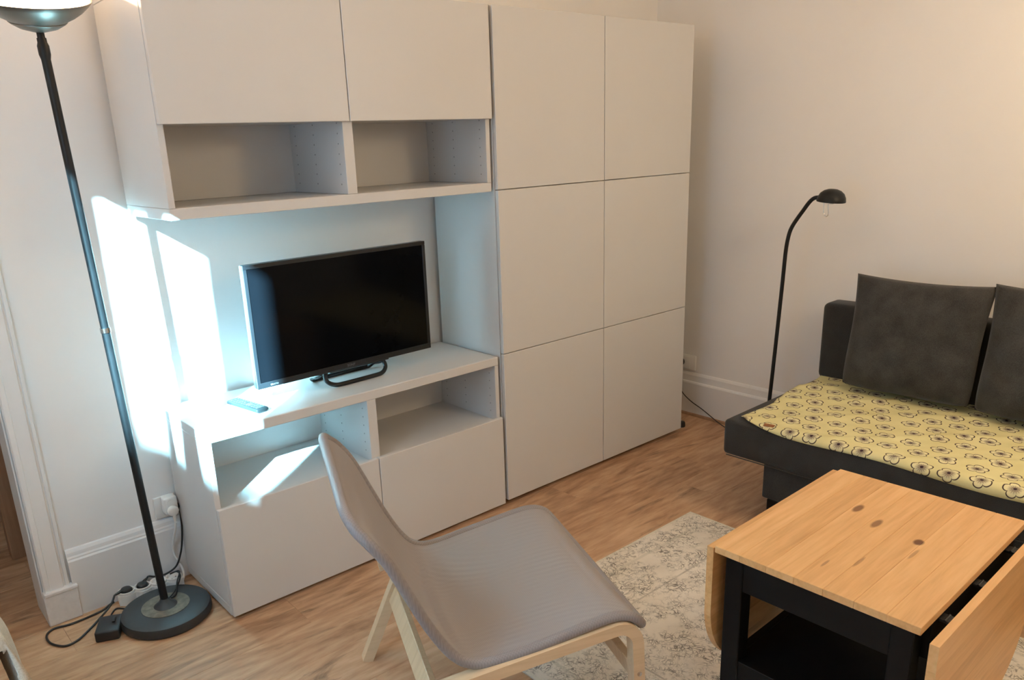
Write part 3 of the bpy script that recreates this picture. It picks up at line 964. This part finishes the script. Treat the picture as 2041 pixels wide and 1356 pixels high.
b = new_bm(); tube(b, catmull([rl(-.640, 1.190), rl(-.639, 1.165), rl(-.641, 1.140), rl(-.646, 1.126), rl(-.653, 1.121), rl(-.660, 1.126), rl(-.661, 1.140), rl(-.658, 1.165), rl(-.658, 1.190)], 5), .0018, 8)
obj('wire_handle', b, 'chrome', RL, 60)
b = new_bm(); lathe(b, [(0, -.012), (.012, -.010), (.014, .006), (.010, .03), (0, .035)], 16, sh); obj('bulb', b, 'plastic', RL, 50)

# ---------------------------------------------------------------- rug
b = new_bm(); hx, hy = (RUGX1 - RUGX0) / 2, (RUGY1 - RUGY0) / 2
box(b, -hx, hx, -hy, hy, 0, .006, .002, 2)
rug = tag(obj('rug', b, 'rug', None, 40, ((RUGX0 + RUGX1) / 2, (RUGY0 + RUGY1) / 2, .0002)), 'faded beige oriental rug with grey floral pattern under the coffee table', 'rug')

# ---------------------------------------------------------------- sofa
SF = thing('sofa', 'charcoal grey fabric sofa bed against the right wall', 'sofa', (1.77, -.648, 0), math.radians(.8))
def soft_box(x0, x1, y0, y1, z0, z1, bev, seg=4):
    bb = new_bm(); box(bb, x0, x1, y0, y1, z0, z1, bev, seg); return bb
SLEN = 2.10
obj('seat_base', soft_box(.0, .870, -SLEN, 0, .253, .398, .018), 'sofa', SF, 50)
obj('storage_base', soft_box(.03, .82, -SLEN + .165, -.165, .105, .2525, .008, 3), 'sofa', SF, 50)
obj('backrest', soft_box(.745, .875, -SLEN, 0, .3985, .742, .025), 'sofa', SF, 50)
for lx in (.06, .76):
    for ly in (-.215, -SLEN + .215):
        b = new_bm(); box(b, lx - .028, lx + .028, ly - .028, ly + .028, 0, .105, .003, 1); obj('leg', b, 'black_wood', SF)
b = new_bm()
tube(b, [Vector((.0 - .0005, -.02, .2545)), Vector((-.0005, -SLEN + .02, .2545))], .0022, 6); obj('seam', b, 'sofa', SF)

# throw
TH0, TH1 = -.712, -2.62
def throw_edge(y):           # where the blanket ends at the left / front
    return 0
b = new_bm()
uvl = b.loops.layers.uv.new('UVMap')
nx_, ny_ = 90, 150
grid = []
for j in range(ny_ + 1):
    tv = j / ny_
    colv = []
    for i in range(nx_ + 1):
        tu = i / nx_
        s = tu * (.779 - .030 * math.exp(-tv * 8) - .022 * math.exp(-tv * 40) + .008 * math.sin(tv * 17) + .010 * math.sin(tv * 6.0 + .6))         # distance travelled from the back towards the front
        xb = 2.545
        yy = TH0 - (TH0 - TH1) * tv
        yy += .062 * (1 - tu) * (1 - tv) - .012 * math.sin(tu * 11) * (1 - tv)
        x = xb - s
        z = .4055
        wr = noise.noise(Vector((x * 5 + 3, yy * 5, 1.3))) * .0045 + noise.noise(Vector((x * 14, yy * 14, 4.7))) * .0022
        fold = .006 * max(0, math.sin((x * 1.1 + yy * 1.0) * 21 + 1.5 * noise.noise(Vector((x * 3, yy * 3, 0))))) ** 6
        edge_x = 1.786 - .0139 * (-.648 - yy) * -1.0 * .0
        edge_x = 1.787 + (-.648 - yy) * .014
        if x < edge_x:
            d = edge_x - x
            a = min(d / .016, PI / 2)
            x = edge_x - .0165 * math.sin(a) - .0
            z -= .016 * (1 - math.cos(a)) + max(0, d - .016 * PI / 2)
            x -= .001
        z += max(0, wr) + fold if x > edge_x - .004 else 0
        colv.append((b.verts.new(Vector((x, yy, z + .0015))), (s, yy - TH1)))
    grid.append(colv)
for j in range(ny_):
    for i in range(nx_):
        q = [grid[j][i], grid[j][i + 1], grid[j + 1][i + 1], grid[j + 1][i]]
        f = b.faces.new([v for v, _ in q])
        for lpp, (_, uvv) in zip(f.loops, q):
            lpp[uvl].uv = uvv
throw = tag(obj('throw_blanket', b, 'throw', None, 180), 'pale yellow throw with dark flower outlines spread over the sofa seat', 'blanket')
sm = throw.modifiers.new('thickness', 'SOLIDIFY'); sm.thickness = .003; sm.offset = 1
b = new_bm(); box(b, -.006, .010, -.020, .020, -.003, .003, .001, 1)
lt = obj('leather_tag', b, 'leather', throw, None, (1.788, -.832, .4095)); lt.rotation_euler = (0, -.35, .1)
lt['label'] = 'small tan leather tag'

# cushions
def cushion(name, label, cy, xb, xt, zb, zt, wd, th, seed, yaw=0.0):
    h = math.hypot(zt - zb, xt - xb)
    bb = new_bm()
    n = 34
    V = {}
    for sgn in (1, -1):
        for i in range(n + 1):
            for j in range(n + 1):
                a, c = -1 + 2 * i / n, -1 + 2 * j / n
                edge = i in (0, n) or j in (0, n)
                if sgn == -1 and edge:
                    V[(sgn, i, j)] = V[(1, i, j)]; continue
                t = (1 - abs(a) ** 3.2) ** .62 * (1 - abs(c) ** 3.2) ** .62
                pin_a = 1 - .060 * (1 - c * c) * abs(a)
                pin_c = 1 - .055 * (1 - a * a) * abs(c)
                x_, z_ = a * pin_a * wd / 2, c * pin_c * h / 2
                if c < 0:
                    k_ = (abs(a) ** 3) * (c * c) ** 1.5
                    x_ *= 1 - .075 * k_; z_ *= 1 - .085 * k_
                sag = 1 + .18 * (-c)
                p = Vector((x_ * 7 + seed, z_ * 7, sgn * 2.0))
                wrk = (noise.noise(p) * .009 + noise.noise(p * 2.7) * .005) * t
                crease = -.016 * max(0, math.sin(z_ * 70 + x_ * 14 + seed)) ** 5 * max(0, (a * .9 - .05)) * max(0, (-c * .9 + .25)) * t
                V[(sgn, i, j)] = bb.verts.new(Vector((x_, sgn * (th / 2 * t * sag) * 1.0 + sgn * wrk + sgn * crease, z_)))
    for sgn in (1, -1):
        for i in range(n):
            for j in range(n):
                q = [V[(sgn, i, j)], V[(sgn, i + 1, j)], V[(sgn, i + 1, j + 1)], V[(sgn, i, j + 1)]]
                bb.faces.new(q if sgn == 1 else q[::-1])
    tilt = math.atan2(xt - xb, zt - zb)
    R = Matrix.Rotation(-PI / 2 + yaw, 4, 'Z')
    T = Matrix.Rotation(tilt, 4, 'Y') @ R
    for v in bb.verts:
        v.co = T @ v.co
    zc = (zb + zt) / 2
    zmin = min(v.co.z for v in bb.verts)
    o = obj(name, bb, 'cushion', None, 180, ((xb + xt) / 2, cy, zc))
    return tag(o, label, 'cushion', 'grey cushions on the sofa')
cushion('cushion', 'square charcoal cushion near the reading lamp, leaning on the sofa back', -1.058, 2.385, 2.478, .424, .892, .515, .150, 1.0, .03)
cushion('cushion', 'square charcoal cushion cut off by the right edge, farther from the reading lamp', -1.575, 2.365, 2.470, .424, .905, .535, .150, 5.0, -.04)

# ---------------------------------------------------------------- coffee table
CT = thing('coffee_table', 'drop-leaf coffee table with pine top and black frame, on the rug', 'table', (.698, -1.800, .0063), math.radians(.6))
Lx, Wy = .638, .470
zt = .525 - .0063
tt = .018
nst = 7
sw = Wy / nst
for k in range(nst):
    bb = new_bm(); box(bb, -Lx / 2, Lx / 2, -sw / 2 + .00012, sw / 2 - .00012, -tt, 0, .0008, 1)
    o = obj('top_stave', bb, 'pine', CT, None, (Lx / 2, sw * (k + .5), zt))
# leaf staves: outline with two big rounded lower corners, cut into strips
def leaf(name, y0, y1, ztop, zbot, rad, tilt=0.0):
    e = bpy.data.objects.new(name, None)
    C.objects.link(e); e.parent = CT
    e.location = (0, y0, ztop)
    e.rotation_euler = (tilt, 0, 0)
    H = ztop - zbot
    def half(z):     # inset at depth z below the top
        q = z - (H - rad)
        return 0 if q <= 0 else rad - math.sqrt(max(0, rad * rad - q * q))
    n = 6
    for k in range(n):
        a, c = H * k / n, H * (k + 1) / n
        if k: a += .00015
        left = []
        m = 8
        for i in range(m + 1):
            d = a + (c - a) * i / m
            left.append((half(d), -d))
        right = [(Lx - x, z) for x, z in reversed(left)]
        bb = new_bm(); prism(bb, left + right, y1 - y0, lambda p, q, t: Vector((p, t, q)))
        obj('leaf_stave', bb, 'pine', e)
    return e
leaf('drop_leaf', Wy + .003, Wy + .021, zt - .008, .13, .21)
leaf('drop_leaf', -.036, -.018, zt - .026, .13, .21)
lg = .046
for lx in (.022, Lx - .022 - lg):
    for ly in (.018, Wy - .018 - lg):
        bb = new_bm(); box(bb, lx, lx + lg, ly, ly + lg, 0, zt - tt - .0004, .002, 1); obj('leg', bb, 'black_wood', CT)
for lx in (.026, Lx - .026 - .020):
    bb = new_bm(); box(bb, lx, lx + .020, .018 + lg + .0003, Wy - .018 - lg - .0003, zt - tt - .092, zt - tt - .0004, .001, 1); obj('apron', bb, 'black_wood', CT)
    bb = new_bm(); box(bb, lx, lx + .020, .018 + lg + .0003, Wy - .018 - lg - .0003, .165, .212, .001, 1); obj('stretcher', bb, 'black_wood', CT)
for ly in (.004, Wy - .024 - .020):
    bb = new_bm(); box(bb, .022 + lg + .0003, Lx - .022 - lg - .0003, ly, ly + .020, zt - tt - (.092 if ly < .1 else .030), zt - tt - .0004, .001, 1); obj('apron', bb, 'black_wood', CT)
    bb = new_bm(); box(bb, .022 + lg + .0003, Lx - .022 - lg - .0003, ly, ly + .020, .165, .205, .001, 1); obj('stretcher', bb, 'black_wood', CT)
bb = new_bm(); box(bb, .047, Lx - .047, .045, Wy - .045, .190, .204, .001, 1); obj('lower_shelf', bb, 'black_wood', CT)
for k in range(3):
    bb = new_bm(); box(bb, .05, Lx - .05, .06 + k * .03, .068 + k * .03, zt - tt - .05, zt - tt - .03, .001, 1); obj('leaf_support', bb, 'black_wood', CT)
for hx_ in (.10, .29, .50):
    bb = new_bm(); box(bb, hx_, hx_ + .030, -.0178, .004, zt - tt - .014, zt - tt - .008, .001, 1); tube(bb, [(hx_, -.009, zt - tt - .009), (hx_ + .030, -.009, zt - tt - .009)], .0032, 8)
    obj('hinge', bb, 'black_metal', CT)
for hx_ in (.10, .50):
    bb = new_bm(); box(bb, hx_, hx_ + .035, Wy - .060, Wy - .004, zt - tt - .050, zt - tt - .030, .001, 1); obj('leaf_catch', bb, 'chrome', CT)

# ---------------------------------------------------------------- easy chair
CA = math.radians(-23.6)
cU = Vector((math.cos(CA), math.sin(CA), 0)); cV = Vector((-math.sin(CA), math.cos(CA), 0))
c_org = cU * .65 + cV * (-.66)
CH = thing('easy_chair', 'low armless easy chair with grey mesh seat and birch frame', 'chair', (c_org.x, c_org.y, 0), CA)
prof = [(.312, .752), (.328, .728), (.352, .700), (.385, .650), (.424, .563), (.462, .478), (.506, .400), (.545, .365), (.600, .358), (.72, .379), (.84, .403), (.895, .410), (.935, .402), (.960, .384), (.984, .352)]
pc = catmull([(u - .65, 0, z) for u, z in prof], 6)
ns = len(pc)
arcs = [0]
for a, c in zip(pc, pc[1:]):
    arcs.append(arcs[-1] + (c - a).length)
Ltot = arcs[-1]
HWd = .300
def half_w(s):
    r1, r2 = .085, .050
    w_ = HWd - .012 * math.exp(-((s - .42) / .13) ** 2)
    if s < r1:
        q = (r1 - s) / r1
        w_ -= r1 * .95 * (1 - math.sqrt(max(0, 1 - q * q)))
    e = Ltot - s
    if e < r2:
        q = (r2 - e) / r2
        w_ -= r2 * .9 * (1 - math.sqrt(max(0, 1 - q * q)))
    return w_
nv = 26
def shell_pt(i, q, off):
    t = (pc[min(i + 1, ns - 1)] - pc[max(i - 1, 0)]).normalized()
    nrm = Vector((-t.z, 0, t.x))
    if nrm.z < 0 and nrm.x < 0: nrm = -nrm
    s = arcs[i]
    w_ = half_w(s)
    sag = (1 - q * q) * (.020 if s > .45 else .012 + .02 * max(0, min(1, s / .3)))
    ramp_ = min(1, s / .06) * min(1, (Ltot - s) / .08)
    p = pc[i] + Vector((0, q * w_, 0))
    return p - nrm * (sag * ramp_ + off), nrm
b = new_bm()
top, bot = [], []
for i in range(ns):
    top.append([b.verts.new(shell_pt(i, -1 + 2 * k / nv, 0)[0]) for k in range(nv + 1)])
    bot.append([b.verts.new(shell_pt(i, -1 + 2 * k / nv, .006)[0]) for k in range(nv + 1)])
for G in (top, bot):
    for i in range(ns - 1):
        for k in range(nv):
            b.faces.new((G[i][k], G[i + 1][k], G[i + 1][k + 1], G[i][k + 1]))
for i in range(ns - 1):
    for k in (0, nv):
        b.faces.new((top[i][k], top[i + 1][k], bot[i + 1][k], bot[i][k]))
for k in range(nv):
    for i in (0, ns - 1):
        b.faces.new((top[i][k], top[i][k + 1], bot[i][k + 1], bot[i][k]))
obj('mesh_seat', b, 'mesh', CH, 60)
loop = [shell_pt(i, -1, .006)[0] for i in range(ns)] + [shell_pt(ns - 1, -1 + 2 * k / nv, .006)[0] for k in range(1, nv)] + \
       [shell_pt(i, 1, .006)[0] for i in range(ns - 1, -1, -1)] + [shell_pt(0, -1 + 2 * k / nv, .006)[0] for k in range(nv - 1, 0, -1)]
b = new_bm(); tube(b, loop, .0125, 12, closed=True); obj('rolled_edge', b, 'mesh_edge', CH, 180)
for sd in (-1, 1):
    yv = sd * .303
    arcpts = []
    fr = .050
    for k in range(9):
        a = PI / 2 * k / 8
        arcpts.append((.948 - fr + fr * math.cos(a) - .65, yv, .328 + fr * math.sin(a)))
    path = [(.962 - .65, yv, .0085 if sd > 0 else .0025), (.956 - .65, yv, .15), (.950 - .65, yv, .29)] + arcpts + [(.73 - .65, yv, .354), (.55 - .65, yv, .327), (.430 - .65, yv, .309)]
    b = new_bm(); sweep_rect(b, path, .017, .0145, (0, 1, 0)); obj('side_frame', b, 'birch', CH, 30)
    # rear leg
    yl = sd * .303
    b = new_bm(); sweep_rect(b, [(.372 - .65, yl, .001), (.420 - .65, yl, .110), (.468 - .65, yl, .220), (.508 - .65, yl, .3055)], .0165, .015, (0, 1, 0)); obj('rear_leg', b, 'birch', CH, 30)
    b = new_bm(); lathe(b, [(0, 0), (.006, 0), (.006, .002), (.003, .003), (0, .003)], 14, Matrix.Translation((.952 - .65, sd * .3195, .245)) @ Matrix.Rotation(-sd * PI / 2, 4, 'X')); obj('bolt', b, 'chrome', CH, 40)
def cross(u0, z0, tiltdeg, hw, ht, nm):
    bb = new_bm(); box(bb, -hw, hw, -.286, .286, -ht, ht, .002, 1)
    o = obj(nm, bb, 'birch', CH, None, (u0 - .65, 0, z0)); o.rotation_euler = (0, math.radians(tiltdeg), 0)
cross(.470, .212, -64, .026, .010, 'rear_crossbar')
cross(.948, .245, 80, .026, .010, 'front_crossbar')

# ---------------------------------------------------------------- wooden chest and linen at the lower left
WX = thing('wooden_chest', 'brown wooden chest under a linen cloth in the lower left corner', 'chest', (-.93, -.42, 0))
b = new_bm(); box(b, -.23, .225, -.18, .18, .04, .545, .006, 2); obj('chest_body', b, 'brown_wood', WX, 40)
b = new_bm(); box(b, -.245, .238, -.195, .195, .546, .575, .006, 2); obj('lid', b, 'brown_wood', WX, 40)
for lx in (-.20, .195):
    for ly in (-.15, .15):
        b = new_bm(); box(b, lx - .025, lx + .025, ly - .025, ly + .025, 0, .0395, .003, 1); obj('foot', b, 'brown_wood', WX)
b = new_bm()
nx_, ny_ = 60, 60
gr = []
for i in range(nx_ + 1):
    row_ = []
    for j in range(ny_ + 1):
        # cloth laid over the lid's right-hand corner: a runs to the right edge and down, c to the front edge and down
        a, c = i / nx_, j / ny_
        xs = -.20 + a * .72          # run across lid
        ys = .17 - c * .56
        x, yv, z = xs, ys, .580
        ex, ey = .246, -.203
        dx = max(0, xs - ex); dy = max(0, ey - ys)
        if dx > 0:
            z -= dx; x = ex + .004 + .10 * dx + .016 * math.sin(ys * 26 + 1.0) * min(1, dx / .1)
        if dy > 0:
            z -= dy * (1 if dx == 0 else .55); yv = ey - .004 - .06 * dy + .014 * math.sin(xs * 30) * min(1, dy / .1)
        z = max(z, .05)
        nz = noise.noise(Vector((xs * 9, ys * 9, 3))) * .006
        row_.append(b.verts.new(Vector((x + nz * .5, yv + nz * .5, z + max(0, nz)))))
    gr.append(row_)
for i in range(nx_):
    for j in range(ny_):
        # cut the cloth's front hem on a slant so that the chest shows below it
        a, c = (i + .5) / nx_, (j + .5) / ny_
        if c > .69 + .22 * max(0, (a - .30)) + .05 * math.sin(a * 9):
            continue
        b.faces.new((gr[i][j], gr[i + 1][j], gr[i + 1][j + 1], gr[i][j + 1]))
bmesh.ops.delete(b, geom=[v for v in b.verts if not v.link_faces], context='VERTS')
cl = tag(obj('linen_cloth', b, 'linen', None, 180, (-.93, -.42, 0)), 'crumpled beige linen cloth hanging over the wooden chest', 'cloth')
sm = cl.modifiers.new('thickness', 'SOLIDIFY'); sm.thickness = .0025; sm.offset = 1
